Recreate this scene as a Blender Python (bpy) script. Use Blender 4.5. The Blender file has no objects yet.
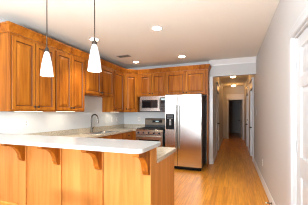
import bpy, bmesh, math, random
from mathutils import Vector, Matrix
C = bpy.context.scene.collection
S = bpy.context.scene
PI = math.pi
random.seed(4)

# ------------------------------------------------------------------ camera
FPX, YAW, H = 207.0, 20.9, 1.35
cd = bpy.data.cameras.new('camera')
cam = bpy.data.objects.new('camera', cd); C.objects.link(cam)
cam.location = (0, 0, H)
cam.rotation_euler = (PI/2, 0, math.radians(YAW))
cd.sensor_width = 36.0
cd.lens = FPX/308*36.0
cd.shift_y = 10.5/308
cd.clip_start = .05
S.camera = cam

# ------------------------------------------------------------------ world, light, exposure
S.view_settings.view_transform = 'Standard'
S.view_settings.look = 'None'
S.view_settings.gamma = 1.0
S.view_settings.exposure = 1.82
S.cycles.filter_width = 1.1
S.cycles.use_denoising = True
S.cycles.sample_clamp_indirect = 3
S.cycles.blur_glossy = 1.0
w = bpy.data.worlds.new('world'); S.world = w; w.use_nodes = True
w.node_tree.nodes['Background'].inputs[0].default_value = (.85, .93, 1, 1)
w.node_tree.nodes['Background'].inputs[1].default_value = .3

def light(name, kind, loc, energy, color=(1, 1, 1), rot=(0, 0, 0), parent=None, **kw):
    l = bpy.data.lights.new(name, kind); l.energy = energy; l.color = color
    for k, v in kw.items(): setattr(l, k, v)
    o = bpy.data.objects.new(name, l); C.objects.link(o)
    o.location = loc; o.rotation_euler = rot
    if parent: o.parent = parent
    return o
WARM = (1, .78, .52)
# daylight of the window in the wall behind the camera
light('window_daylight', 'AREA', (-3.2, -3.92, 1.5), 9, (.86, .94, 1), (PI/2, 0, 0), shape='RECTANGLE', size=3.0, size_y=1.95)
light('side_fill_light', 'AREA', (-5.15, -.8, 1.4), 12, (.86, .94, 1), (0, -PI/2, 0), shape='RECTANGLE', size=2.0, size_y=3.1)  # fill lamp added at an unseen side window
# unseen fill lamp added behind the camera, tilted up at the ceiling
light('ceiling_fill', 'AREA', (-1.0, -1.1, 1.5), 92, (.80, .91, 1), (PI-.62, 0, 0), shape='RECTANGLE', size=.6, size_y=.6)

# ------------------------------------------------------------------ room numbers
XL, XR, YB, CZ = -3.15, .53, 5.65, 2.72
YF = -4.0            # wall behind the camera
HX = -.5             # left wall of the hall
YE = 11.4            # end of the hall
UX, UY = -2.82, 5.32 # fronts of the upper cabinets
UZ0, UZ1 = 1.375, 2.45

# ------------------------------------------------------------------ materials
def newmat(name):
    m = bpy.data.materials.new(name); m.use_nodes = True
    nt = m.node_tree; b = nt.nodes['Principled BSDF']
    return m, nt, b
def flat(name, col, rough=.5, metal=0., noise=0., bump=0., scale=30, spec=.5, coat=0.):
    m, nt, b = newmat(name)
    b.inputs['Roughness'].default_value = rough
    b.inputs['Metallic'].default_value = metal
    b.inputs['Specular IOR Level'].default_value = spec
    b.inputs['Coat Weight'].default_value = coat
    tc = nt.nodes.new('ShaderNodeTexCoord')
    n = nt.nodes.new('ShaderNodeTexNoise'); n.inputs['Scale'].default_value = scale
    nt.links.new(tc.outputs['Object'], n.inputs['Vector'])
    r = nt.nodes.new('ShaderNodeValToRGB')
    r.color_ramp.elements[0].position = .3; r.color_ramp.elements[1].position = .7
    r.color_ramp.elements[0].color = tuple(c*(1-noise) for c in col)+(1,)
    r.color_ramp.elements[1].color = tuple(min(1, c*(1+noise)) for c in col)+(1,)
    nt.links.new(n.outputs['Fac'], r.inputs[0]); nt.links.new(r.outputs[0], b.inputs['Base Color'])
    if bump:
        bp = nt.nodes.new('ShaderNodeBump'); bp.inputs['Strength'].default_value = bump; bp.inputs['Distance'].default_value = .002
        nt.links.new(n.outputs['Fac'], bp.inputs['Height']); nt.links.new(bp.outputs[0], b.inputs['Normal'])
    return m
def emit(name, col, strength):
    m, nt, b = newmat(name)
    b.inputs['Base Color'].default_value = (.6, .6, .6, 1)
    b.inputs['Emission Color'].default_value = col+(1,)
    b.inputs['Emission Strength'].default_value = strength
    return m
def wood(name, c0, c1, c2, rough=.46, sc=(22, 22, 1.6), coat=.0):
    m, nt, b = newmat(name)
    tc = nt.nodes.new('ShaderNodeTexCoord'); mp = nt.nodes.new('ShaderNodeMapping')
    mp.inputs['Scale'].default_value = sc
    nt.links.new(tc.outputs['Object'], mp.inputs['Vector'])
    oi = nt.nodes.new('ShaderNodeObjectInfo')
    ad = nt.nodes.new('ShaderNodeVectorMath'); ad.operation = 'ADD'
    mu = nt.nodes.new('ShaderNodeVectorMath'); mu.operation = 'SCALE'; mu.inputs[3].default_value = 1
    cx = nt.nodes.new('ShaderNodeCombineXYZ')
    mm = nt.nodes.new('ShaderNodeMath'); mm.operation = 'MULTIPLY'; mm.inputs[1].default_value = 37
    nt.links.new(oi.outputs['Random'], mm.inputs[0]); nt.links.new(mm.outputs[0], cx.inputs[0]); nt.links.new(mm.outputs[0], cx.inputs[2])
    nt.links.new(mp.outputs[0], ad.inputs[0]); nt.links.new(cx.outputs[0], ad.inputs[1])
    n1 = nt.nodes.new('ShaderNodeTexNoise'); n1.inputs['Scale'].default_value = .35; n1.inputs['Detail'].default_value = 6; n1.inputs['Distortion'].default_value = .8
    n2 = nt.nodes.new('ShaderNodeTexNoise'); n2.inputs['Scale'].default_value = 1.6; n2.inputs['Detail'].default_value = 4
    nt.links.new(ad.outputs[0], n1.inputs['Vector']); nt.links.new(ad.outputs[0], n2.inputs['Vector'])
    mx = nt.nodes.new('ShaderNodeMix'); mx.data_type = 'FLOAT'; mx.inputs[0].default_value = .35
    nt.links.new(n1.outputs['Fac'], mx.inputs[2]); nt.links.new(n2.outputs['Fac'], mx.inputs[3])
    r = nt.nodes.new('ShaderNodeValToRGB'); e = r.color_ramp.elements
    e[0].position = .32; e[0].color = c0+(1,); e[1].position = .7; e[1].color = c2+(1,)
    k = e.new(.5); k.color = c1+(1,)
    nt.links.new(mx.outputs[0], r.inputs[0]); nt.links.new(r.outputs[0], b.inputs['Base Color'])
    b.inputs['Roughness'].default_value = rough; b.inputs['Specular IOR Level'].default_value = .22; b.inputs['Coat Weight'].default_value = coat; b.inputs['Coat Roughness'].default_value = .2
    bp = nt.nodes.new('ShaderNodeBump'); bp.inputs['Strength'].default_value = .08; bp.inputs['Distance'].default_value = .001
    nt.links.new(n2.outputs['Fac'], bp.inputs['Height']); nt.links.new(bp.outputs[0], b.inputs['Normal'])
    return m
def floor_mat():
    m, nt, b = newmat('oak_strip_floor')
    tc = nt.nodes.new('ShaderNodeTexCoord')
    sx = nt.nodes.new('ShaderNodeSeparateXYZ'); nt.links.new(tc.outputs['Object'], sx.inputs[0])
    cx = nt.nodes.new('ShaderNodeCombineXYZ')
    nt.links.new(sx.outputs[1], cx.inputs[0]); nt.links.new(sx.outputs[0], cx.inputs[1])
    br = nt.nodes.new('ShaderNodeTexBrick')
    br.inputs['Scale'].default_value = 1; br.inputs['Brick Width'].default_value = 1.1; br.inputs['Row Height'].default_value = .083
    br.inputs['Mortar Size'].default_value = .0013; br.inputs['Mortar Smooth'].default_value = .4; br.inputs['Bias'].default_value = 0
    br.offset = .37; br.offset_frequency = 2; br.squash = 1
    br.inputs['Color1'].default_value = (.64, .25, .022, 1); br.inputs['Color2'].default_value = (.86, .38, .042, 1)
    br.inputs['Mortar'].default_value = (.34, .13, .02, 1)
    nt.links.new(cx.outputs[0], br.inputs['Vector'])
    mp = nt.nodes.new('ShaderNodeMapping'); mp.inputs['Scale'].default_value = (40, 2.2, 1)
    nt.links.new(tc.outputs['Object'], mp.inputs['Vector'])
    n = nt.nodes.new('ShaderNodeTexNoise'); n.inputs['Scale'].default_value = 1; n.inputs['Detail'].default_value = 5
    nt.links.new(mp.outputs[0], n.inputs['Vector'])
    r = nt.nodes.new('ShaderNodeValToRGB'); r.color_ramp.elements[0].position = .25; r.color_ramp.elements[1].position = .75
    r.color_ramp.elements[0].color = (.62, .58, .52, 1); r.color_ramp.elements[1].color = (1.08, 1.05, 1.0, 1)
    nt.links.new(n.outputs['Fac'], r.inputs[0])
    mx = nt.nodes.new('ShaderNodeMix'); mx.data_type = 'RGBA'; mx.blend_type = 'MULTIPLY'; mx.inputs[0].default_value = 1
    nt.links.new(br.outputs['Color'], mx.inputs[6]); nt.links.new(r.outputs[0], mx.inputs[7])
    nt.links.new(mx.outputs[2], b.inputs['Base Color'])
    b.inputs['Roughness'].default_value = .36; b.inputs['Coat Weight'].default_value = .25; b.inputs['Coat Roughness'].default_value = .18
    return m
def granite():
    m, nt, b = newmat('pale_granite')
    tc = nt.nodes.new('ShaderNodeTexCoord')
    v = nt.nodes.new('ShaderNodeTexVoronoi'); v.inputs['Scale'].default_value = 130
    n = nt.nodes.new('ShaderNodeTexNoise'); n.inputs['Scale'].default_value = 24; n.inputs['Detail'].default_value = 7
    nt.links.new(tc.outputs['Object'], v.inputs['Vector']); nt.links.new(tc.outputs['Object'], n.inputs['Vector'])
    mx = nt.nodes.new('ShaderNodeMix'); mx.data_type = 'FLOAT'; mx.inputs[0].default_value = .45
    nt.links.new(n.outputs['Fac'], mx.inputs[2]); nt.links.new(v.outputs['Color'], mx.inputs[3])
    r = nt.nodes.new('ShaderNodeValToRGB'); e = r.color_ramp.elements
    e[0].position = .2; e[0].color = (.2, .15, .1, 1); e[1].position = .62; e[1].color = (.56, .50, .41, 1)
    k = e.new(.4); k.color = (.44, .38, .29, 1)
    nt.links.new(mx.outputs[0], r.inputs[0]); nt.links.new(r.outputs[0], b.inputs['Base Color'])
    b.inputs['Roughness'].default_value = .16
    return m
def steel(name, col, rough, sc):
    m, nt, b = newmat(name)
    tc = nt.nodes.new('ShaderNodeTexCoord'); mp = nt.nodes.new('ShaderNodeMapping'); mp.inputs['Scale'].default_value = sc
    nt.links.new(tc.outputs['Object'], mp.inputs['Vector'])
    n = nt.nodes.new('ShaderNodeTexNoise'); n.inputs['Scale'].default_value = 1; n.inputs['Detail'].default_value = 3
    nt.links.new(mp.outputs[0], n.inputs['Vector'])
    mr = nt.nodes.new('ShaderNodeMapRange'); mr.inputs[3].default_value = rough*.98; mr.inputs[4].default_value = rough*1.02
    nt.links.new(n.outputs['Fac'], mr.inputs[0]); nt.links.new(mr.outputs[0], b.inputs['Roughness'])
    b.inputs['Base Color'].default_value = col+(1,); b.inputs['Metallic'].default_value = 1
    return m

M = {}
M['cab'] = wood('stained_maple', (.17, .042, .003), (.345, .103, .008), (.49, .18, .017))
M['panel'] = wood('bar_maple_lit', (.42, .155, .030), (.54, .22, .052), (.64, .29, .08), sc=(16, 16, 1.1))  # same maple as the cabinets, paler to stand for light on the bar
M['chair'] = wood('chair_wood', (.26, .08, .01), (.36, .12, .016), (.44, .165, .028))
M['dbrown'] = flat('dark_brown_groove', (.13, .036, .004), .5, noise=.1)
M['floor'] = floor_mat()
M['granite'] = granite()
M['tile'] = flat('white_backsplash_tile', (.64, .665, .68), .3, noise=.01)
M['barstone'] = flat('white_bar_stone', (.46, .475, .48), .2, noise=.06, scale=60)
M['wall'] = flat('grey_wall_paint', (.545, .54, .535), .6, noise=.012, bump=.03, scale=60)
M['ceil'] = flat('cream_ceiling_paint', (.85, .84, .78), .8, noise=.012, bump=.03, scale=60)
M['white'] = flat('white_trim_paint', (.535, .54, .55), .35, noise=.008, scale=20)
M['trim'] = flat('bright_white_trim_paint', (.74, .745, .75), .35, noise=.008, scale=20)
M['plate'] = flat('white_plastic', (.85, .84, .82), .35, noise=.01)
M['steel'] = steel('brushed_steel', (.66, .645, .62), .24, (3, 3, 1))
M['steelrefl'] = steel('brushed_steel_dark_reflection', (.17, .145, .12), .35, (3, 3, 1))  # brushed steel darkened; stands in for a dark reflection in the guard
M['steelh'] = steel('brushed_steel_handle', (.5, .48, .46), .28, (1, 3, 3))
M['chrome'] = flat('polished_chrome', (.75, .74, .72), .12, metal=1)
M['faucet'] = flat('brushed_nickel', (.10, .09, .08), .35, metal=1)
M['nickel'] = flat('dark_nickel', (.22, .2, .18), .35, metal=1)
M['bronze'] = flat('dark_bronze', (.045, .032, .025), .4, metal=.6)
M['black'] = flat('black_plastic', (.010, .010, .011), .6, spec=.15, noise=.1)
M['blackglass'] = flat('black_glass', (.01, .01, .012), .06)
M['iron'] = flat('cast_iron', (.02, .02, .02), .6, noise=.2, bump=.2)
M['dgrey'] = flat('dark_grey_enamel', (.045, .045, .05), .4, noise=.05)
M['button'] = flat('grey_button', (.25, .25, .26), .5)
M['shade'] = emit('opal_glass_lit', (1, .96, .9), .2)
M['can'] = emit('can_lamp_lit', (1, .86, .66), 14)
M['hallglass'] = emit('hall_glass_lit', (1, .74, .42), 3)
M['strip'] = emit('strip_lamp_lit', (1, .84, .6), 2.2)
M['display'] = emit('range_display', (.1, .35, .4), .25)
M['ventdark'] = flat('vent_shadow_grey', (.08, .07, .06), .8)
M['vent'] = flat('vent_metal', (.42, .36, .30), .5)
M['sky'] = emit('window_sky', (.9, .95, 1), .4)

# ------------------------------------------------------------------ mesh helpers
class MB:
    def __init__(s): s.bm = bmesh.new()
    def box(s, x0, x1, y0, y1, z0, z1):
        v = [s.bm.verts.new(p) for p in ((x0,y0,z0),(x1,y0,z0),(x1,y1,z0),(x0,y1,z0),(x0,y0,z1),(x1,y0,z1),(x1,y1,z1),(x0,y1,z1))]
        for f in ((0,3,2,1),(4,5,6,7),(0,1,5,4),(1,2,6,5),(2,3,7,6),(3,0,4,7)): s.bm.faces.new([v[i] for i in f])
        return s
    def prism(s, poly, axis, a0, a1):
        def P(p, a):
            return {'z': (p[0], p[1], a), 'x': (a, p[0], p[1]), 'y': (p[0], a, p[1])}[axis]
        A = [s.bm.verts.new(P(p, a0)) for p in poly]; B = [s.bm.verts.new(P(p, a1)) for p in poly]
        n = len(poly)
        s.bm.faces.new(A[::-1]); s.bm.faces.new(B)
        for i in range(n): s.bm.faces.new((A[i], A[(i+1)%n], B[(i+1)%n], B[i]))
        return s
    def lathe(s, prof, c=(0,0,0), axis='z', n=24, cap=True):
        rings = []
        for r, h in prof:
            ring = []
            for i in range(n):
                a = 2*PI*i/n; p, q = r*math.cos(a), r*math.sin(a)
                o = {'z': (p, q, h), 'y': (p, h, q), 'x': (h, p, q)}[axis]
                ring.append(s.bm.verts.new((c[0]+o[0], c[1]+o[1], c[2]+o[2])))
            rings.append(ring)
        for a, b in zip(rings, rings[1:]):
            for i in range(n): s.bm.faces.new((a[i], a[(i+1)%n], b[(i+1)%n], b[i]))
        if cap: s.bm.faces.new(rings[0][::-1]); s.bm.faces.new(rings[-1])
        return s
    def tube(s, pts, r, n=12):
        pts = [Vector(p) for p in pts]; rings = []
        for i, p in enumerate(pts):
            t = (pts[min(i+1, len(pts)-1)]-pts[max(i-1, 0)]).normalized()
            up = Vector((0, 0, 1)) if abs(t.z) < .9 else Vector((1, 0, 0))
            if i == 0: a = t.cross(up).normalized()
            else: a = (a-t*a.dot(t)).normalized()
            b = t.cross(a); rr = r[i] if isinstance(r, (list, tuple)) else r
            rings.append([s.bm.verts.new(p+a*rr*math.cos(2*PI*k/n)+b*rr*math.sin(2*PI*k/n)) for k in range(n)])
        for A, B in zip(rings, rings[1:]):
            for i in range(n): s.bm.faces.new((A[i], A[(i+1)%n], B[(i+1)%n], B[i]))
        s.bm.faces.new(rings[0][::-1]); s.bm.faces.new(rings[-1])
        return s
    def rings(s, x0, x1, z0, z1, prof, yback):
        """a panel facing -y: nested rectangles (inset, y) from the outside in, closed behind"""
        R = []
        def rect(i, y): return [s.bm.verts.new(p) for p in ((x0+i,y,z0+i),(x1-i,y,z0+i),(x1-i,y,z1-i),(x0+i,y,z1-i))]
        R.append(rect(0, yback))
        for i, y in prof: R.append(rect(i, y))
        for A, B in zip(R, R[1:]):
            for k in range(4): s.bm.faces.new((A[k], A[(k+1)%4], B[(k+1)%4], B[k]))
        s.bm.faces.new(R[0][::-1]); s.bm.faces.new(R[-1])
        return s
    def sweep(s, path, prof, closed=False):
        """prof (out, z) swept along a level path; 'out' is to the right of the walking direction"""
        P = [Vector((p[0], p[1])) for p in path]; n = len(P); secs = []
        for i in range(n):
            d0 = (P[i]-P[i-1]).normalized() if i else None
            d1 = (P[i+1]-P[i]).normalized() if i < n-1 else None
            if d0 is None: d0 = d1
            if d1 is None: d1 = d0
            n0 = Vector((d0.y, -d0.x)); n1 = Vector((d1.y, -d1.x))
            m = (n0+n1).normalized(); m = m/m.dot(n0)
            secs.append([s.bm.verts.new((P[i].x+m.x*o, P[i].y+m.y*o, z)) for o, z in prof])
        k = len(prof)
        for A, B in zip(secs, secs[1:]):
            for i in range(k): s.bm.faces.new((A[i], A[(i+1)%k], B[(i+1)%k], B[i]))
        s.bm.faces.new(secs[0][::-1]); s.bm.faces.new(secs[-1])
        return s
    def xform(s, mat):
        s.bm.transform(mat); return s
    def build(s, name, mat, parent=None, bevel=0, smooth=False, loc=None, rotz=0, seg=2):
        bmesh.ops.recalc_face_normals(s.bm, faces=s.bm.faces)
        me = bpy.data.meshes.new(name); s.bm.to_mesh(me); s.bm.free()
        me.materials.append(M[mat] if isinstance(mat, str) else mat)
        if smooth:
            for p in me.polygons: p.use_smooth = True
            try: me.set_sharp_from_angle(angle=math.radians(40))
            except Exception: pass
        o = bpy.data.objects.new(name, me); C.objects.link(o)
        if parent: o.parent = parent
        if loc: o.location = loc
        o.rotation_euler.z = rotz
        if bevel:
            b = o.modifiers.new('bevel', 'BEVEL'); b.width = bevel; b.segments = seg; b.limit_method = 'ANGLE'; b.angle_limit = math.radians(50)
        return o
def tag(o, label, cat, group=None, kind=None):
    o['label'] = label
    if cat: o['category'] = cat
    if group: o['group'] = group
    if kind: o['kind'] = kind
    return o
def thing(name, label, cat, loc=(0,0,0), rotz=0, group=None):
    o = bpy.data.objects.new(name, None); C.objects.link(o); o.empty_display_size = .1
    o.location = loc; o.rotation_euler.z = rotz
    return tag(o, label, cat, group)
def struct(o, label=None, cat=None):
    o['kind'] = 'structure'
    if label: o['label'] = label
    if cat: o['category'] = cat
    return o
def copy_tree(o, parent=None):
    c = o.copy(); C.objects.link(c)
    if parent: c.parent = parent
    for ch in list(o.children): copy_tree(ch, c)
    return c

# ================================================================== ROOM SHELL
def wall_x(name, X0, X1, y0, y1, openings, label, mat='wall', z1=CZ):
    m = MB(); y = y0
    for a, b, zt in sorted(openings):
        m.box(X0, X1, y, a, 0, z1); m.box(X0, X1, a, b, zt, z1); y = b
    m.box(X0, X1, y, y1, 0, z1)
    return struct(m.build(name, mat), label, 'wall')
YEND = 15.2
struct(MB().box(-5.4, XR+1.6, YF-.15, YEND+.1, -.1, 0).build('floor', 'floor'), 'orange oak strip floor running down the hall', 'floor')
struct(MB().box(-5.4, XR+1.6, YF-.15, YEND+.1, CZ, CZ+.1).build('ceiling', 'ceil'), 'smooth cream painted ceiling', 'ceiling')
wall_x('wall_left', XL-.15, XL, 1.35, YB+.12, [], 'pale wall behind the left run of cabinets')
m = MB(); m.box(-5.35, XL-.15, 1.35, 1.47, 0, CZ); m.box(-5.35, -5.2, YF, -2.4, 0, CZ); m.box(-5.35, -5.2, -.0+.8, 1.35, 0, CZ); m.box(-5.35, -5.2, -2.4, .8, 0, .35); m.box(-5.35, -5.2, -2.4, .8, 2.45, CZ)
struct(m.build('wall_living_room', 'wall'), 'walls of the living area behind the camera', 'wall')
D1 = (1.46, 2.27); D2 = (6.42, 7.18); D3 = (8.35, 9.15); DL = (7.0, 7.8)
wall_x('wall_right', XR, XR+.12, YF, YE+.12, [D1+(2.05,), D2+(2.05,), D3+(2.05,)], 'long grey wall on the right running into the hall')
wall_x('wall_hall_left', HX-.12, HX, YB+.12, YE+.12, [DL+(2.05,)], 'left wall of the hall')
HZ = 2.31
m = MB(); m.box(XL, HX, YB, YB+.12, 0, CZ); m.box(HX, XR, YB, YB+.12, HZ, CZ)
struct(m.build('wall_back', 'wall'), 'back kitchen wall with the header over the hall opening', 'wall')
EX0, EX1 = -.23, .47
m = MB(); m.box(HX, EX0, YE, YE+.12, 0, CZ); m.box(EX1, XR, YE, YE+.12, 0, CZ); m.box(EX0, EX1, YE, YE+.12, 2.03, CZ)
struct(m.build('wall_hall_end', 'wall'), 'end wall of the hall around the dark doorway', 'wall')
m = MB(); m.box(XL, XR+1.6, YEND, YEND+.1, 0, CZ); m.box(-1.6, -1.5, YE+.12, YEND, 0, CZ); m.box(1.5, 1.6, YE+.12, YEND, 0, CZ); m.box(-1.5, HX-.12, YE+.12, YE+.2, 0, CZ); m.box(XR+.12, 1.5, YE+.12, YE+.2, 0, CZ)
struct(m.build('wall_far_room', 'wall'), 'walls of the dark room past the hall', 'wall')
# wall behind the camera with its wide window
WX0, WX1 = -4.75, -1.65
m = MB(); m.box(-5.35, WX0, YF-.12, YF, 0, CZ); m.box(WX1, XR+.12, YF-.12, YF, 0, CZ); m.box(WX0, WX1, YF-.12, YF, 0, .5); m.box(WX0, WX1, YF-.12, YF, 2.5, CZ)
struct(m.build('wall_front', 'wall'))
m = MB()
for k in range(5):
    x = WX0+(WX1-WX0-.06)*k/4; m.box(x, x+.06, YF-.1, YF-.04, .5, 2.5)
m.box(WX0, WX1, YF-.1, YF-.04, .5, .56); m.box(WX0, WX1, YF-.1, YF-.04, 2.44, 2.5)
win = struct(m.build('window_1', 'white'))
MB().box(WX0+.02, WX1-.02, YF-.085, YF-.075, .52, 2.48).build('pane', 'sky', win)

m = MB()
for k in range(3):
    y = -2.4+3.14*k/2; m.box(-5.3, -5.24, y, y+.06, .35, 2.45)
m.box(-5.3, -5.24, -2.4, .8, .35, .41); m.box(-5.3, -5.24, -2.4, .8, 2.39, 2.45)
win = struct(m.build('fill_window', 'white'))  # unseen side window with glowing pane, added to light the right wall
MB().box(-5.285, -5.275, -2.38, .78, .37, 2.43).build('pane', 'sky', win)
# crown on the header and baseboards
crown = [(0, CZ-.13), (.012, CZ-.13), (.018, CZ-.105), (.05, CZ-.06), (.075, CZ-.025), (.085, CZ-.015), (.085, CZ-.001), (0, CZ-.001)]
struct(MB().sweep([(-.585, YB-.001), (XR-.001, YB-.001)], crown).build('trim_1', 'trim'), 'white crown moulding over the hall opening', 'moulding')
for i, (nm, path) in enumerate([('trim_2', [(XR-.001, YB+.13), (XR-.001, YE-.001)]), ('trim_3', [(HX+.001, YE-.001), (HX+.001, YB+.13)])]):
    struct(MB().sweep(path if 0 else path, [(-0, CZ-.11), (.012, CZ-.11), (.05, CZ-.05), (.07, CZ-.015), (.07, CZ-.001), (0, CZ-.001)]).xform(Matrix.Identity(4))  .build(nm, 'trim'), 'crown moulding along the %s hall wall' % ('right' if i == 0 else 'left'), 'moulding')
base = [(0, .001), (.014, .001), (.014, .10), (.009, .125), (0, .13)]
def bb(name, y0, y1, side, label):
    p = [(XR-.001, y0), (XR-.001, y1)] if side == 'r' else [(HX+.001, y1), (HX+.001, y0)]
    if side == 'r': p = p[::-1]; pr = [(o, z) for o, z in base]
    else: p = p[::-1]; pr = [(o, z) for o, z in base]
    if side == 'r':   # walking -y: right hand is -x
        pass
    struct(MB().sweep(p, pr).build(name, 'trim'), label, 'baseboard')
bb('baseboard_right', D1[1]+.11, D2[0]-.11, 'r', 'white baseboard along the grey right wall')
bb('baseboard_hall_right', D2[1]+.11, D3[0]-.11, 'r', 'white baseboard between the doors on the right of the hall')
bb('baseboard_hall_right_far', D3[1]+.11, YE-.02, 'r', 'white baseboard at the far right of the hall')
bb('baseboard_hall_left', YB+.004, DL[0]-.12, 'l', 'white baseboard at the near left of the hall')
bb('baseboard_hall_left_far', DL[1]+.12, YE-.02, 'l', 'white baseboard at the far left of the hall')
bb('baseboard_right_near', YF+.01, D1[0]-.11, 'r', 'white baseboard on the right wall behind the near door')
struct(MB().sweep([(-.588, YB-.001), (HX, YB-.001)], base).build('baseboard_back', 'trim'), 'short white baseboard at the corner by the fridge panel', 'baseboard')

struct(MB().box(-.588, HX-.001, YB-.016, YB-.001, .132, HZ).build('trim_10', 'trim'), 'white vertical trim at the left edge of the hall opening', 'trim')
# casings and doors.  built in a frame that faces -y, then turned
def casing(name, w, z, label, cap=False, t=.02, cw=.092):
    m = MB()
    m.rings(-cw, -.004, 0.001, z+.004, [(0, -t), (.012, -t-.004), (.03, -t)], 0)
    m.rings(w+.004, w+cw, 0.001, z+.004, [(0, -t), (.012, -t-.004), (.03, -t)], 0)
    if cap:
        m.box(-cw-.01, w+cw+.01, -t-.006, 0, z+.005, z+.24); m.box(-cw-.03, w+cw+.03, -t-.035, 0, z+.24, z+.28); m.box(-cw-.02, w+cw+.02, -t-.018, 0, z+.005, z+.03)
    else:
        m.rings(-cw, w+cw, z+.005, z+cw, [(0, -t), (.012, -t-.004), (.03, -t)], 0)
    m.box(-.004, 0.012, 0, .11, 0.001, z); m.box(w-.012, w+.004, 0, .11, 0.001, z); m.box(0.012, w-.012, 0, .11, z-.012, z+.004)
    return struct(m.build(name, 'trim' if cap else 'white'), label, 'door trim')
def six_panel(m, w, z0, z1, t=.035):
    """leaf 0..w facing -y (front at y=0)"""
    st = .11; mid = .1
    xs = [(st, w/2-mid/2), (w/2+mid/2, w-st)]
    h = z1-z0
    zs = [(z0+.24, z0+.24+.54), (z0+.24+.54+.17, z1-.11-.25-.1), (z1-.11-.25, z1-.11)]
    # stiles and rails
    m.box(0, st, 0, t, z0, z1); m.box(w-st, w, 0, t, z0, z1); m.box(w/2-mid/2, w/2+mid/2, 0, t, z0, z1)
    for a, b in xs:
        e = [z0]+[q for z in zs for q in z]+[z1]
        for k in range(0, len(e), 2): m.box(a, b, 0, t, e[k], e[k+1])
        for c, d in zs:
            m.rings(a, b, c, d, [(0, .004), (.004, .014), (.02, .014), (.05, .004)], t-.002)
    return m
def knob(parent, x, z, mat='bronze', side=-1):
    MB().lathe([(.028, 0), (.028, -.006), (.011, -.012), (.011, -.035), (.022, -.042), (.029, -.055), (.024, -.068), (.008, -.073)], (x, 0, z), 'y', 16).build('door_knob', mat, parent, smooth=True)
RZ_R = -PI/2  # facing -x on the right wall: local x -> -y
def door_right(n, d, label, zt=2.05, cap=False, kx=None, tr=None):
    w = d[1]-d[0]
    c = casing('trim_%d' % tr, w, zt, 'white casing around the '+label, cap); c.location = (XR-.001, d[1], 0); c.rotation_euler.z = RZ_R
    m = six_panel(MB(), w-.034, .01, zt-.016)
    o = struct(m.build('door_%d' % n, 'white', bevel=.002), label, 'door'); o.location = (XR+.02, d[1]-.017, 0); o.rotation_euler.z = RZ_R
    if kx is not None: knob(o, kx, .90)
    return o
d1 = door_right(1, D1, 'white six-panel door at the near end of the right wall', tr=4, kx=.81-.034-.065)
for z in (.28, 1.04, 1.78):
    MB().lathe([(.008, -.045), (.008, .045)], (-.006, -.012, z), 'z', 10).box(-.004, .022, -.003, .0, z-.045, z+.045).build('hinge', 'white', d1)
door_right(2, D2, 'white door just inside the hall on the right', cap=True, kx=.06, tr=5)
d3 = door_right(3, D3, 'white door further down the hall on the right', cap=True, kx=.06, tr=6)
MB().lathe([(.03, 0), (.03, -.012), (.02, -.018), (.006, -.02)], (.06, 0, 1.07), 'y', 16).build('deadbolt', 'bronze', d3, smooth=True)
# left hall door
w = DL[1]-DL[0]
c = casing('trim_7', w, 2.05, 'white casing around the door on the left of the hall', True); c.location = (HX+.001, DL[0], 0); c.rotation_euler.z = PI/2
o = struct(six_panel(MB(), w-.034, .01, 2.034).build('door_4', 'white', bevel=.002), 'white door on the left side of the hall', 'door'); o.location = (HX-.02, DL[0]+.017, 0); o.rotation_euler.z = PI/2
knob(o, w-.034-.06, .98)
# hall end doorway and its open leaf
c = casing('trim_8', EX1-EX0, 2.03, 'white casing around the dark doorway ending the hall', True, cw=.075); c.location = (EX0, YE-.001, 0)
o = struct(six_panel(MB(), .66, .01, 2.01).build('door_5', 'white', bevel=.002), 'white door standing open at the end of the hall', 'door')
o.location = (EX1-.03, YE+.14, 0); o.rotation_euler.z = PI/2+.12
o.location = (EX1-.02-.0, YE+.14, 0)
# leaf must face -x: local -y -> -x  (rot -90), local x -> -y, so start at far end
o.rotation_euler.z = -PI/2+.16; o.location = (EX1-.13, YE+.14+.66, 0)
knob(o, .06, .96)

# ================================================================== CABINETS
def cab_door(parent, x0, x1, z0, z1, knobpos=None, name='door', st=.058, y=0., kname='knob'):
    t = .022
    o = MB().rings(x0, x1, z0, z1, [(0, y-t+.004), (.004, y-t), (st-.006, y-t), (st, y-t+.014), (st+.007, y-t+.014), (st+.045, y-t+.002), (st+.05, y-t+.001)], y-.0005).build(name, 'cab', parent)
    o.data.materials.append(M['dbrown'])              # darker brown on the grooves and outer edges, added for contrast
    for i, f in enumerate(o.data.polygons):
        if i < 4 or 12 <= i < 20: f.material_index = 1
    if knobpos:
        MB().lathe([(.008, 0), (.008, -.012), (.018, -.019), (.019, -.027), (.011, -.034)], (knobpos[0], y-t, knobpos[1]), 'y', 12).build(kname, 'bronze', o, smooth=True)
    return o
def upper(label, w, z0, z1, depth, loc, rotz, doors, group='upper kitchen cabinets'):
    """doors: list of (x0,x1,knob side 'l'/'r'/None)"""
    t = thing('upper_cabinet', label, 'cabinet', (loc[0], loc[1], z0), rotz, group)
    h = z1-z0
    b = MB()
    b.box(0, w, 0, depth, 0.018, h)
    b.box(0, w, 0, .02, 0, .018); b.box(0, .018, .02, depth, 0, .018); b.box(w-.018, w, .02, depth, 0, .018)
    b.build('body', 'cab', t)
    for x0, x1, k in doors:
        kp = None
        if k == 'r': kp = (x1-.028, .07)
        if k == 'l': kp = (x0+.028, .07)
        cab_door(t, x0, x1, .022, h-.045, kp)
    return t
DEP = -XL+UX-.004
L = PI/2
def pair(w, e=.016, g=.007): return [(e, w/2-g/2, 'r'), (w/2+g/2, w-e, 'l')]
upper('double-door upper cabinet nearest the camera on the left wall', .755, UZ0, UZ1, DEP, (UX, 1.92), L, pair(.755))
upper('double-door upper cabinet on the left wall beside the short one over the sink', .74, UZ0, UZ1, DEP, (UX, 2.679), L, pair(.74))
upper('short double-door upper cabinet above the sink', 1.076, 1.74, UZ1, DEP, (UX, 3.423), L, pair(1.076))
upper('narrow single-door upper cabinet between the sink cabinet and the corner', .534, UZ0, UZ1, DEP, (UX, 4.503), L, [(.03, .50, 'l')])
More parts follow.
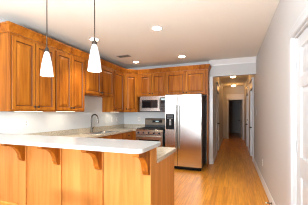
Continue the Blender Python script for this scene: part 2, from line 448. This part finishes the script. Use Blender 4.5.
upper('double-door upper cabinet above the microwave', .83, 1.815, UZ1, DEP, (-2.534, UY), 0, [(.085, .425, 'r'), (.447, .80, 'l')])
upper('wide double-door upper cabinet above the refrigerator', 1.085, 1.815, UZ1, DEP, (-1.70, UY), 0, [(.03, .53, 'r'), (.555, 1.055, 'l')])
# diagonal corner unit
CD = .61
t = thing('corner_upper_cabinet', 'diagonal single-door upper cabinet across the kitchen corner', 'cabinet', (UX, YB-CD, UZ0), PI/4, 'upper kitchen cabinets')
poly = [(XL+.004, YB-CD+.001), (UX, YB-CD+.001), (XL+CD-.001, UY), (XL+CD-.001, YB-.004), (XL+.004, YB-.004)]
R = Matrix.Rotation(-PI/4, 2)
poly = [tuple(R @ Vector((p[0]-UX, p[1]-(YB-CD)))) for p in poly]
MB().prism(poly, 'z', 0, UZ1-UZ0).build('body', 'cab', t)
fw = math.hypot(XL+CD-UX, UY-(YB-CD))
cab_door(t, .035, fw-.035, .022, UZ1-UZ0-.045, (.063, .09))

# fridge side panel
o = MB().box(-.612, -.592, UY-.001, YB-.004, .002, UZ1).build('refrigerator_side_panel', 'cab', bevel=.001)
tag(o, 'tall narrow wooden panel on the right side of the refrigerator', 'panel')
# crown moulding of the cabinets
cp = [(.001, UZ1+.001), (.012, UZ1+.001), (.016, UZ1+.02), (.024, UZ1+.03), (.05, UZ1+.085), (.058, UZ1+.09), (.058, UZ1+.115), (.001, UZ1+.115)]
o = MB().sweep([(XL+.004, 1.92), (UX, 1.92), (UX, YB-CD), (XL+CD, UY), (-.592, UY), (-.592, YB-.004)], cp).build('crown_moulding', 'cab')
tag(o, 'stained wooden crown moulding running along the tops of the upper cabinets', 'moulding')

# base cabinets
CTB, CTT = .872, .91
BX = -2.51
def base_cab(label, w, loc, rotz, fronts, depth=.62, toe=True):
    t = thing('base_cabinet', label, 'cabinet', (loc[0], loc[1], 0), rotz, 'base kitchen cabinets')
    b = MB(); b.box(0, w, 0, depth, .1, CTB-.002); b.box(.002, w-.002, .07, depth, .001, .1)
    b.build('body', 'cab', t)
    for x0, x1, k in fronts:
        if k == 'drawer':
            o = MB().rings(x0, x1, .71, .85, [(0, -.016), (.004, -.02), (.03, -.02), (.034, -.016)], -.0005).build('drawer', 'cab', t)
            MB().lathe([(.008, 0), (.008, -.012), (.018, -.019), (.019, -.027), (.011, -.034)], ((x0+x1)/2, -.02, .78), 'y', 12).build('knob', 'bronze', o, smooth=True)
        else:
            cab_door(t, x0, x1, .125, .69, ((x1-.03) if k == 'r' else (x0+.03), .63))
    return t
bd = -XL+BX-.006
base_cab('base cabinet under the left counter in front of the sink', .9, (BX, 2.62), L, [(.02, .44, 'r'), (.46, .88, 'l'), (.02, .44, 'drawer'), (.46, .88, 'drawer')], bd)
sink_cab_y = 3.523
# the sink base is an open box (the bowl hangs in it)
t = thing('base_cabinet', 'sink base cabinet under the left counter', 'cabinet', (BX, sink_cab_y, 0), L, 'base kitchen cabinets')
m = MB(); wS = .86
m.box(0, .02, 0, bd, .1, CTB-.002); m.box(wS-.02, wS, 0, bd, .1, CTB-.002); m.box(.02, wS-.02, 0, bd, .1, .12); m.box(.02, wS-.02, bd-.01, bd, .12, CTB-.002)
m.box(.02, wS-.02, 0, .02, .69, CTB-.002); m.box(.002, wS-.002, .07, bd, .001, .1)
m.build('body', 'cab', t)
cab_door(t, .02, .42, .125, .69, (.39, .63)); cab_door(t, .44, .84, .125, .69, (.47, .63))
MB().rings(.02, .84, .71, .85, [(0, -.016), (.004, -.02), (.03, -.02), (.034, -.016)], -.0005).build('false_drawer_front', 'cab', t)
base_cab('base cabinet under the left counter between sink and corner', .6, (BX, 4.387), L, [(.02, .58, 'l'), (.02, .58, 'drawer')], bd)
t = thing('base_cabinet', 'corner base cabinet left of the range', 'cabinet', (BX, 4.99, 0), 0, 'base kitchen cabinets')
m = MB(); m.box(XL-BX+.006, -.002, 0, YB-4.99-.006, .1, CTB-.002); m.box(-.002, .082, 0, YB-4.99-.006, .1, CTB-.002); m.box(-.6, .08, .07, .6, .001, .1)
m.build('body', 'cab', t)

# ---------------------------------------------------------------- breakfast bar (half-height wall with panels and brackets)
PX1, PY0, PY1 = -.685, 1.715, 1.865
BT0, BT1 = 1.035, 1.072
bar = thing('breakfast_bar', 'raised wooden breakfast bar front with curved brackets under the white top', 'bar', (0, PY0, 0))
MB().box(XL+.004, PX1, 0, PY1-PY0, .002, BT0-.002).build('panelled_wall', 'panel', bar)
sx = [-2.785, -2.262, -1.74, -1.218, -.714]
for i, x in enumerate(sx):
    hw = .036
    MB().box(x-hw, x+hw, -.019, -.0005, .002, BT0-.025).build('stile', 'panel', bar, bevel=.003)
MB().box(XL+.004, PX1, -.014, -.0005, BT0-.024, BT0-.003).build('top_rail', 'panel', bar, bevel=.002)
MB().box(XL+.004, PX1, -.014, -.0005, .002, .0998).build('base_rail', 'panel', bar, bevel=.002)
def bracket(x):
    D_, Hh = .25, .215
    pts = [(-.0145, BT0-.003), (-D_, BT0-.003), (-D_, BT0-.026)]
    cx, cz = -D_+.012, BT0-.19
    for k in range(15):           # concave sweep from the outer tip to the foot
        a = PI/2-(PI/2)*k/14
        pts.append((-D_+.012+math.sin(PI/2-a)*.165, BT0-.19+math.sin(a)*.155))
    pts += [(-.062, BT0-.20), (-.055, BT0-.222), (-.038, BT0-.232), (-.0145, BT0-.228)]
    return MB().prism(pts, 'x', x-.029, x+.029).build('bracket', 'cab', bar, bevel=.002)
for x in sx: bracket(x)
# bar top with a clipped, rounded corner
def slab_poly(x0, x1, y0, y1, r):
    P = [(x0, y1), (x0, y0)]
    for k in range(9):
        a = -PI/2+PI/2*k/8; P.append((x1-r+r*math.cos(a), y0+r+r*math.sin(a)))
    for k in range(5):
        a = PI/2*k/4; P.append((x1-.02+.02*math.cos(a), y1-.02+.02*math.sin(a)))
    return P
o = MB().prism(slab_poly(XL+.004, -.655, 1.425, 1.915, .07), 'z', BT0, BT1).build('bar_top', 'barstone', bevel=.004)
tag(o, 'pale stone bar top overhanging the wooden breakfast bar', 'worktop')
# peninsula base behind it
pc = thing('peninsula_cabinet', 'base cabinet behind the breakfast bar with an orange wooden end panel', 'cabinet', (0, 0, 0))
PE = -.705
MB().box(-2.50, PE, PY1+.002, 2.49, .1, CTB-.002).box(-2.50, PE, PY1+.002, 2.42, .002, .1).build('body', 'cab', pc)
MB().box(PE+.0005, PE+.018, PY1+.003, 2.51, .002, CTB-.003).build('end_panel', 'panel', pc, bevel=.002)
for k in range(4):
    x0 = -2.48+k*.44
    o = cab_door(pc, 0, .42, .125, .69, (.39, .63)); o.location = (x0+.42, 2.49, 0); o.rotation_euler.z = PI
    o = MB().rings(0, .42, .71, .85, [(0, -.016), (.004, -.02), (.03, -.02), (.034, -.016)], -.0005).build('drawer', 'cab', pc); o.location = (x0+.42, 2.49, 0); o.rotation_euler.z = PI

# ---------------------------------------------------------------- worktop
SY0, SY1, SX0, SX1 = 3.57, 4.33, -2.99, -2.56
CF = -2.475
wt = thing('kitchen_worktop', 'pale stone worktop wrapping the left wall, corner and peninsula', 'worktop', (0, 0, CTB))
m = MB(); h = CTT-CTB
m.box(XL+.004, PE+.035, PY1+.002, 2.55, 0, h)
m.box(XL+.004, CF, 2.55, SY0, 0, h); m.box(XL+.004, SX0, SY0, SY1, 0, h); m.box(SX1, CF, SY0, SY1, 0, h)
m.box(XL+.004, CF, SY1, YB-.004, 0, h); m.box(CF, -2.425, 4.955, YB-.004, 0, h)
bmesh.ops.remove_doubles(m.bm, verts=m.bm.verts, dist=1e-5)
m.build('top', 'granite', wt)
m = MB(); m.box(XL+.004, XL+.026, PY1+.06, YB-.004, h+.0005, h+.10); m.box(XL+.026, -2.425, YB-.026, YB-.004, h+.0005, h+.10)
m.build('backsplash', 'granite', wt)

m = MB(); m.box(XL+.0005, XL+.008, PY1+.06, YB-.0005, CTT+.101, UZ0-.002); m.box(XL+.0005, XL+.008, 3.426, 4.498, UZ0-.002, 1.738); m.box(XL+.008, -1.66, YB-.008, YB-.0005, CTT+.101, UZ0-.002)
struct(m.build('trim_9', 'tile'), 'plain white backsplash between worktop and upper cabinets', 'backsplash')
# sink and faucet
sk = thing('kitchen_sink', 'stainless steel sink set in the left worktop below the faucet', 'sink', ((SX0+SX1)/2, (SY0+SY1)/2, CTT))
a, b_ = (SX1-SX0)/2, (SY1-SY0)/2
m = MB()
def rr(hx, hy, z, r=.05, n=5):
    P = []
    for cx, cy, a0 in ((hx-r, hy-r, 0), (-hx+r, hy-r, PI/2), (-hx+r, -hy+r, PI), (hx-r, -hy+r, 1.5*PI)):
        for k in range(n+1):
            q = a0+PI/2*k/n; P.append(m.bm.verts.new((cx+r*math.cos(q), cy+r*math.sin(q), z)))
    return P
Rg = [rr(a-.012, b_-.012, -.001), rr(a+.02, b_+.02, .001), rr(a+.018, b_+.018, .006), rr(a-.02, b_-.02, .004), rr(a-.03, b_-.03, -.01), rr(a-.045, b_-.045, -.17), rr(a-.08, b_-.08, -.185)]
for A, B in zip(Rg, Rg[1:]):
    n_ = len(A)
    for i in range(n_): m.bm.faces.new((A[i], A[(i+1)%n_], B[(i+1)%n_], B[i]))
m.bm.faces.new(Rg[-1])
m.build('basin', 'steel', sk, smooth=True)
MB().lathe([(.04, 0), (.04, .004), (.02, .004), (.012, .001)], (0, 0, -.186), 'z', 20).build('drain', 'chrome', sk)
fc = thing('kitchen_faucet', 'tall chrome gooseneck faucet standing behind the sink', 'faucet', (-3.05, 3.95, CTT))
MB().lathe([(.03, .0005), (.03, .008), (.024, .02), (.02, .06), (.018, .10)], (0, 0, 0), 'z', 20).build('base', 'faucet', fc, smooth=True)
pts = [(0, 0, .10), (0, 0, .30)]
for k in range(13):
    q = PI-PI*1.05*k/12; pts.append((.085+.085*math.cos(q), 0, .32+.085*math.sin(q)))
MB().tube(pts, .016, 12).build('spout', 'faucet', fc, smooth=True)
e = pts[-1]
MB().tube([e, (e[0]+.003, 0, e[2]-.05), (e[0]+.006, 0, e[2]-.10)], [.014, .017, .018], 14).build('spray_head', 'nickel', fc, smooth=True)
MB().tube([(0, .018, .07), (0, .05, .085), (.0, .09, .12)], [.009, .008, .006], 10).build('handle', 'faucet', fc, smooth=True)

# ================================================================== APPLIANCES
# refrigerator
FX0, FX1, FY, FZ = -1.545, -.675, 4.80, 1.785
fr = thing('refrigerator', 'stainless side-by-side refrigerator with black ice dispenser', 'refrigerator', (FX0, FY, 0))
W = FX1-FX0; SP = .312
MB().box(.004, W-.004, .075, YB-FY-.03, .03, FZ-.02).build('body', 'dgrey', fr, bevel=.004)
DX0, DX1, DZ0, DZ1 = .022, .232, .955, 1.325
m = MB(); z0, z1 = .085, FZ
# left door around the dispenser recess
m.box(0, DX0, 0, .07, z0, z1); m.box(DX1, SP-.003, 0, .07, z0, z1); m.box(DX0, DX1, 0, .07, z0, DZ0); m.box(DX0, DX1, 0, .07, DZ1, z1); m.box(DX0, DX1, .055, .07, DZ0, DZ1)
bmesh.ops.remove_doubles(m.bm, verts=m.bm.verts, dist=1e-5)
fd = m.build('freezer_door', 'steel', fr)
rd = MB().box(SP+.003, W, 0, .07, z0, z1).build('refrigerator_door', 'steel', fr, bevel=.008, seg=3)
def fhandle(x, par):
    m = MB()
    m.tube([(x, -.045, .50), (x, -.05, .6), (x, -.05, 1.45), (x, -.045, 1.54)], .0135, 12)
    for z in (.53, 1.51): m.tube([(x, 0, z), (x, -.045, z)], .011, 10)
    m.build('handle', 'steelh', par, smooth=True)
fhandle(SP-.032, fd); fhandle(SP+.036, rd)
dp = MB().box(DX0+.001, DX0+.014, -.004, .052, DZ0+.001, DZ1-.001).box(DX1-.014, DX1-.001, -.004, .052, DZ0+.001, DZ1-.001).box(DX0+.014, DX1-.014, -.004, .052, DZ0+.001, DZ0+.03).box(DX0+.014, DX1-.014, -.004, .052, DZ1-.13, DZ1-.001).box(DX0+.014, DX1-.014, .04, .052, DZ0+.03, DZ1-.13).build('ice_dispenser', 'black', fd)
MB().box((DX0+DX1)/2-.025, (DX0+DX1)/2+.025, .012, .02, DZ0+.1, DZ1-.131).build('paddle', 'button', dp)
MB().box((DX0+DX1)/2-.012, (DX0+DX1)/2+.012, .0, .011, DZ1-.16, DZ1-.131).build('spout', 'plate', dp)
MB().box(DX0+.03, DX1-.03, -.006, -.0045, DZ1-.085, DZ1-.03).build('control_panel', 'blackglass', dp)
for k in range(5):
    MB().box(DX0+.035+k*.03, DX0+.055+k*.03, -.007, -.0045, DZ1-.112, DZ1-.1).build('button', 'button', dp)
m = MB(); m.box(.01, W-.01, .03, .075, .015, .08)
for k in range(3): m.box(.04, W-.04, .022, .03, .024+k*.018, .034+k*.018)
m.build('kick_grille', 'black', fr)
for x in (.05, W-.05): MB().box(x-.035, x+.035, .012, .09, FZ+.0005, FZ+.018).build('hinge_cap', 'dgrey', fr, bevel=.004)
for x in (.06, W-.06):
    for y in (.12, .7): MB().lathe([(.02, .001), (.02, .029)], (x, y, 0), 'z', 12).build('foot', 'black', fr)

# microwave
MX0, MX1, MY, MZ0, MZ1 = -2.418, -1.662, 5.22, 1.378, 1.808
mw = thing('microwave', 'stainless over-the-range microwave with black control strip', 'microwave', (MX0, MY, MZ0))
W = MX1-MX0; hh = MZ1-MZ0; DW = .60
MB().box(0, W, .03, YB-MY-.006, 0, hh).build('body', 'steel', mw, bevel=.003)
m = MB(); m.box(.002, DW, 0, .029, .03, .11); m.box(.002, DW, 0, .029, hh-.105, hh-.045); m.box(.002, .07, 0, .029, .11, hh-.105); m.box(DW-.07, DW, 0, .029, .11, hh-.105)
md = m.build('door', 'steel', mw)
MB().box(.0705, DW-.0705, .004, .028, .1105, hh-.1055).build('window', 'blackglass', md)
MB().tube([(DW-.025, 0, .06), (DW-.025, -.035, .075), (DW-.025, -.035, hh-.085), (DW-.025, 0, hh-.07)], .009, 10).build('handle', 'steelh', md, smooth=True)
cpn = MB().box(DW+.004, W-.002, 0, .029, .03, hh-.045).build('control_panel', 'blackglass', mw)
MB().box(DW+.02, W-.02, -.0015, -.0002, hh-.115, hh-.07).build('display', 'display', cpn)
for r_ in range(4):
    for c_ in range(3): MB().box(DW+.022+c_*.038, DW+.05+c_*.038, -.0015, -.0002, .06+r_*.045, .085+r_*.045).build('button', 'dgrey', cpn)
m = MB(); m.box(.002, W-.002, .012, .029, hh-.04, hh-.003)
for k in range(3): m.box(.02, W-.02, .004, .012, hh-.037+k*.011, hh-.031+k*.011)
m.build('vent_grille', 'steel', mw)
m = MB().box(.002, W-.002, .004, .029, .003, .026).build('bottom_trim', 'dgrey', mw)

# range
RX0, RX1, RY = -2.42, -1.66, 4.955
rg = thing('gas_range', 'stainless gas range with black cooktop and rear control guard', 'range', (RX0, RY, 0))
W = RX1-RX0; D_ = YB-RY-.012
MB().box(0, W, .04, D_, .02, .895).build('body', 'dgrey', rg)
MB().prism([(0, .80), (.035, .80), (.06, .912), (.03, .915), (.0, .87)], 'x', .001, W-.001).build('control_panel', 'steel', rg, bevel=.002)
for k in range(5):
    x = W*(.12+.19*k)
    kb = MB().lathe([(.022, 0), (.022, -.008), (.017, -.012), (.015, -.034), (.011, -.036)], (x, 0, .835), 'y', 16).build('knob', 'black', rg, smooth=True)
MB().box(.004, W-.004, .062, D_-.06, .8955, .912).build('cooktop', 'black', rg, bevel=.003)
for k, (x0, x1) in enumerate(((.02, W/2-.13), (W/2-.125, W/2+.125), (W/2+.13, W-.02))):
    m = MB(); y0, y1 = .075, D_-.085; zt = .945
    for x in (x0, x1-.012): m.box(x, x+.012, y0, y1, zt-.014, zt)
    for y in (y0, (y0+y1)/2-.006, y1-.012): m.box(x0+.012, x1-.012, y, y+.012, zt-.014, zt)
    m.box((x0+x1)/2-.006, (x0+x1)/2+.006, y0, y1, zt-.012, zt+.001)
    for x in (x0+.006, x1-.006):
        for y in (y0+.006, y1-.006): m.box(x-.006, x+.006, y-.006, y+.006, .9125, zt-.014)
    m.build('grate', 'iron', rg)
for x in (.16, W-.16):
    for y in (.19, .43): MB().lathe([(.05, .9125), (.05, .92), (.036, .924), (.036, .93)], (x, y, 0), 'z', 20).build('burner', 'iron', rg)
bg = MB().prism([(D_-.055, .896), (D_-.05, 1.15), (D_-.04, 1.19), (D_-.02, 1.198), (D_-.001, 1.198), (D_-.001, .896)], 'x', .001, W-.001).build('back_guard', 'steelrefl', rg, bevel=.002)
MB().box(W/2-.14, W/2+.16, D_-.058, D_-.0515, 1.075, 1.145).build('display', 'blackglass', bg)
MB().box(W/2-.04, W/2+.05, D_-.0595, D_-.0585, 1.095, 1.125).build('clock', 'display', bg)
MB().box(.001, W-.001, D_-.056, D_-.0515, .92, 1.01).build('lower_band', 'dgrey', bg)
od = MB().box(.004, W-.004, .0, .039, .25, .79).build('oven_door', 'steel', rg, bevel=.004)
MB().box(.10, W-.10, -.003, -.0005, .38, .66).build('oven_window', 'blackglass', od)
m = MB(); m.tube([(.05, -.05, .745), (W-.05, -.05, .745)], .012, 12)
for x in (.07, W-.07): m.tube([(x, 0, .745), (x, -.05, .745)], .009, 10)
m.build('handle', 'steelh', od, smooth=True)
MB().box(.004, W-.004, .004, .039, .06, .24).build('drawer', 'steel', rg, bevel=.004)
for x in (.05, W-.05):
    for y in (.09, .55): MB().lathe([(.018, .001), (.018, .0195)], (x, y, 0), 'z', 10).build('foot', 'black', rg)

# ================================================================== LAMPS
def pendant(x, y, zb, label):
    t = thing('pendant_lamp', label, 'pendant lamp', (x, y, CZ), 0, 'glass pendant lamps over the bar')
    zt = zb+.265-CZ; b = zb-CZ
    MB().lathe([(.012, -.03), (.04, -.025), (.06, -.008), (.062, -.0005)], (0, 0, 0), 'z', 24).build('canopy', 'nickel', t, smooth=True)
    MB().lathe([(.0055, zt+.05), (.0055, -.029)], (0, 0, 0), 'z', 10).build('rod', 'bronze', t, smooth=True)
    MB().lathe([(.024, zt-.002), (.024, zt+.02), (.014, zt+.045), (.008, zt+.055)], (0, 0, 0), 'z', 18).build('socket_cap', 'bronze', t, smooth=True)
    n = 12; pr = []
    for k in range(n+1):
        q = k/n; pr.append((.019+.048*q**.72+.003*math.sin(PI*q), zt-.004-(zt-.004-b)*q))
    inner = [(r-.003, z) for r, z in reversed(pr)]
    MB().lathe(pr+inner, (0, 0, 0), 'z', 32, cap=False).build('glass_shade', 'shade', t, smooth=True)
    MB().lathe([(.004, b+.03), (.022, b+.045), (.028, b+.075), (.014, b+.12), (.012, zt-.01)], (0, 0, 0), 'z', 16).build('bulb', 'shade', t, smooth=True)
    light('bulb_light', 'POINT', (0, 0, b-.02), .5, WARM, parent=t, shadow_soft_size=.04)
pendant(-1.905, 1.70, 1.757, 'left of two conical white glass pendant lamps over the bar, before the near cabinets')
pendant(-1.277, 1.70, 1.764, 'right of two conical white glass pendant lamps over the bar, nearer the sink')

cans = [(-2.41, 3.2, 'recessed ceiling light behind the right pendant lamp'), (-1.15, 3.14, 'recessed ceiling light nearest the camera in the middle of the ceiling'),
        (-2.44, 5.02, 'recessed ceiling light in front of the corner cabinet beside the vent'), (-1.155, 4.93, 'recessed ceiling light in front of the refrigerator'),
        (-2.4, -.6, 'unseen recessed fill light added over the living area, left of the camera'), (-.15, .1, 'unseen recessed fill light added over the living area, behind the camera')]  # last two are unseen lamps, added to brighten the floor
first = None
for x, y, lb in cans:
    if first is None:
        t = thing('recessed_light', lb, 'ceiling light', (x, y, CZ), 0, 'recessed kitchen ceiling lights')
        MB().lathe([(.074, -.004), (.078, -.008), (.09, -.006), (.093, -.0005), (.074, -.0005)], (0, 0, 0), 'z', 28, cap=False).build('trim_ring', 'white', t, smooth=True)
        MB().lathe([(.073, -.0055), (.073, -.001)], (0, 0, 0), 'z', 28).build('lens', 'can', t)
        light('lamp_light', 'SPOT', (0, 0, -.02), 38, (1, .83, .60), parent=t, spot_size=math.radians(88), spot_blend=.7, shadow_soft_size=.05)
        first = t
    else:
        t = copy_tree(first); t.location = (x, y, CZ); t['label'] = lb
        for c in t.children:
            if c.type == 'LIGHT':
                c.data = c.data.copy(); c.data.energy = 6 if y > 4 else 38 if y > 2 else 6
# ceiling vent
t = thing('ceiling_vent', 'rectangular metal air vent in the ceiling near the corner cabinets', 'vent', (-2.46, 4.40, CZ))
m = MB(); a, b_ = .16, .09
m.box(-a, a, -b_, -b_+.022, -.008, -.0005); m.box(-a, a, b_-.022, b_, -.008, -.0005); m.box(-a, -a+.022, -b_+.022, b_-.022, -.008, -.0005); m.box(a-.022, a, -b_+.022, b_-.022, -.008, -.0005)
m.build('frame', 'vent', t)
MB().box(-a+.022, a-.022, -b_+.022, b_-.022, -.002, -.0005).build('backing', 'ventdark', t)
for k in range(6):
    y = -b_+.034+k*.0225
    MB().prism([(y-.008, -.009), (y+.006, -.003), (y+.006, -.0022), (y-.008, -.0082)], 'x', -a+.022, a-.022).build('slat', 'vent', t)
# flush hall lights
first = None
for x, y, lb in ((.0, 7.9, 'nearer round flush ceiling light in the hall'), (.02, 10.6, 'farther round flush ceiling light in the hall, before the dark doorway')):
    if first is None:
        t = thing('flush_ceiling_light', lb, 'ceiling light', (x, y, CZ), 0, 'flush lights in the hall')
        MB().lathe([(.115, -.0005), (.115, -.03), (.105, -.035)], (0, 0, 0), 'z', 28).build('base', 'bronze', t, smooth=True)
        MB().lathe([(.10, -.036), (.098, -.06), (.085, -.09), (.05, -.112), (.012, -.118)], (0, 0, 0), 'z', 28).build('glass_bowl', 'hallglass', t, smooth=True)
        MB().lathe([(.010, -.1185), (.010, -.13), (.004, -.135)], (0, 0, 0), 'z', 12).build('finial', 'bronze', t)
        light('bulb_light', 'POINT', (0, 0, -.15), 2.2, (1, .40, .07), parent=t, shadow_soft_size=.08)
        first = t
    else:
        t = copy_tree(first); t.location = (x, y, CZ); t['label'] = lb
# under cabinet strips
def strip(x, y, ln, rz, lb, e=.28):
    t = thing('under_cabinet_light', lb, 'strip light', (x, y, UZ0+.017), rz, 'strip lights under the upper cabinets')
    MB().box(-ln/2, ln/2, -.03, .03, -.016, 0).build('housing', 'plate', t)
    MB().box(-ln/2+.01, ln/2-.01, -.024, .024, -.019, -.0165).build('diffuser', 'strip', t)
    light('lamp_light', 'AREA', (0, 0, -.022), e, (1, .88, .7), parent=t, shape='RECTANGLE', size=ln, size_y=.05)
strip(UX-.12, 2.3, .45, L, 'lit strip light under the upper cabinet nearest the camera')
strip(UX-.12, 3.05, .45, L, 'lit strip light under the upper cabinet left of the sink')
strip(UX-.12, 4.77, .35, L, 'lit strip light under the narrow cabinet by the corner')

# ================================================================== PLATES, DOOR STOP
def plate(name, lb, cat, x, y, z, rz, kind='outlet', group=None):
    t = thing(name, lb, cat, (x, y, z), rz, group)
    MB().box(-.036, .036, -.006, -.0005, -.058, .058).build('cover_plate', 'plate', t, bevel=.002)
    if kind == 'outlet':
        for dz in (-.022, .022):
            s = MB().lathe([(.017, -.0062), (.017, -.0085)], (0, 0, dz), 'y', 16).build('socket', 'white', t)
            MB().box(-.008, -.005, -.0092, -.0086, dz-.006, dz+.006).box(.005, .008, -.0092, -.0086, dz-.006, dz+.006).build('slot', 'black', s)
    else:
        MB().box(-.014, .014, -.0085, -.0062, -.032, .032).build('rocker', 'white', t, bevel=.001)
plate('wall_outlet', 'white outlet on the left wall under the nearest upper cabinets', 'outlet', XL+.009, 2.40, 1.18, L)
plate('wall_outlet', 'white outlet on the left wall near the kitchen corner', 'outlet', XL+.009, 5.22, 1.17, L)
plate('light_switch', 'white switch on the left wall between the faucet and the corner outlet', 'switch', XL+.009, 4.95, 1.17, L, 'switch')
plate('wall_outlet', 'white outlet on the back wall left of the range', 'outlet', -2.63, YB-.009, 1.17, 0)
plate('light_switch', 'white switch on the right wall where the hall begins', 'switch', XR-.001, 5.60, 1.36, -L, 'switch')
plate('wall_outlet', 'white outlet low on the grey right wall', 'outlet', XR-.001, 4.45, .40, -L)
plate('light_switch', 'upper of two white wall plates just inside the hall on the left', 'switch', HX+.001, 6.3, 1.38, L, 'switch')
plate('light_switch', 'lower of two white wall plates just inside the hall on the left', 'switch', HX+.001, 6.3, 1.23, L, 'switch')
plate('wall_outlet', 'white outlet low on the left wall far down the hall', 'outlet', HX+.001, 10.1, .27, L)
ds = thing('door_stop', 'small spring door stop on the baseboard of the right wall', 'door stop', (XR-.016, 3.33, .07), 0)
MB().lathe([(.016, 0), (.016, -.006), (.009, -.01)], (0, 0, 0), 'x', 14).build('base', 'nickel', ds)
MB().lathe([(.007+.0025*(k % 2), -.010-.0022*k) for k in range(26)], (0, 0, 0), 'x', 10).build('spring', 'nickel', ds)
MB().lathe([(.010, -.0655), (.011, -.075), (.008, -.085)], (0, 0, 0), 'x', 12).build('rubber_tip', 'plate', ds)

# ================================================================== CHAIR (only the crest rail reaches into the frame)
ch = thing('dining_chair', 'wooden chair in front of the bar, curved top rail just inside the lower left corner', 'chair', (-1.37, .86, 0), 0)
hw = .21
MB().box(-hw, hw, .01, .43, .43, .455).build('seat', 'chair', ch, bevel=.012)
for s_ in (-1, 1):
    MB().tube([(s_*.19, .0, .002), (s_*.19, .02, .44), (s_*.19, -.01, .78)], [.016, .02, .015], 10).build('back_post', 'chair', ch, smooth=True)
    MB().tube([(s_*.18, .40, .002), (s_*.18, .40, .43)], [.014, .02], 10).build('leg', 'chair', ch, smooth=True)
pr = []
m = MB(); top = []; n = 16; secs = []
for k in range(n+1):
    x = -hw+2*hw*k/n; yy = -.01-.03*(1-(x/hw)**2); zt = .818+.018*(1-(x/hw)**2)
    if k in (0, n): zt -= .012
    secs.append([m.bm.verts.new(p) for p in ((x, yy-.012, zt-.09), (x, yy+.012, zt-.09), (x, yy+.012, zt-.006), (x, yy+.005, zt), (x, yy-.005, zt), (x, yy-.012, zt-.006))])
for A, B in zip(secs, secs[1:]):
    for i in range(6): m.bm.faces.new((A[i], A[(i+1)%6], B[(i+1)%6], B[i]))
m.bm.faces.new(secs[0][::-1]); m.bm.faces.new(secs[-1])
m.build('top_rail', 'chair', ch, smooth=True)
for x in (-.11, -.037, .037, .11):
    MB().tube([(x, .03, .455), (x, -.03, .75)], .009, 8).build('spindle', 'chair', ch, smooth=True)
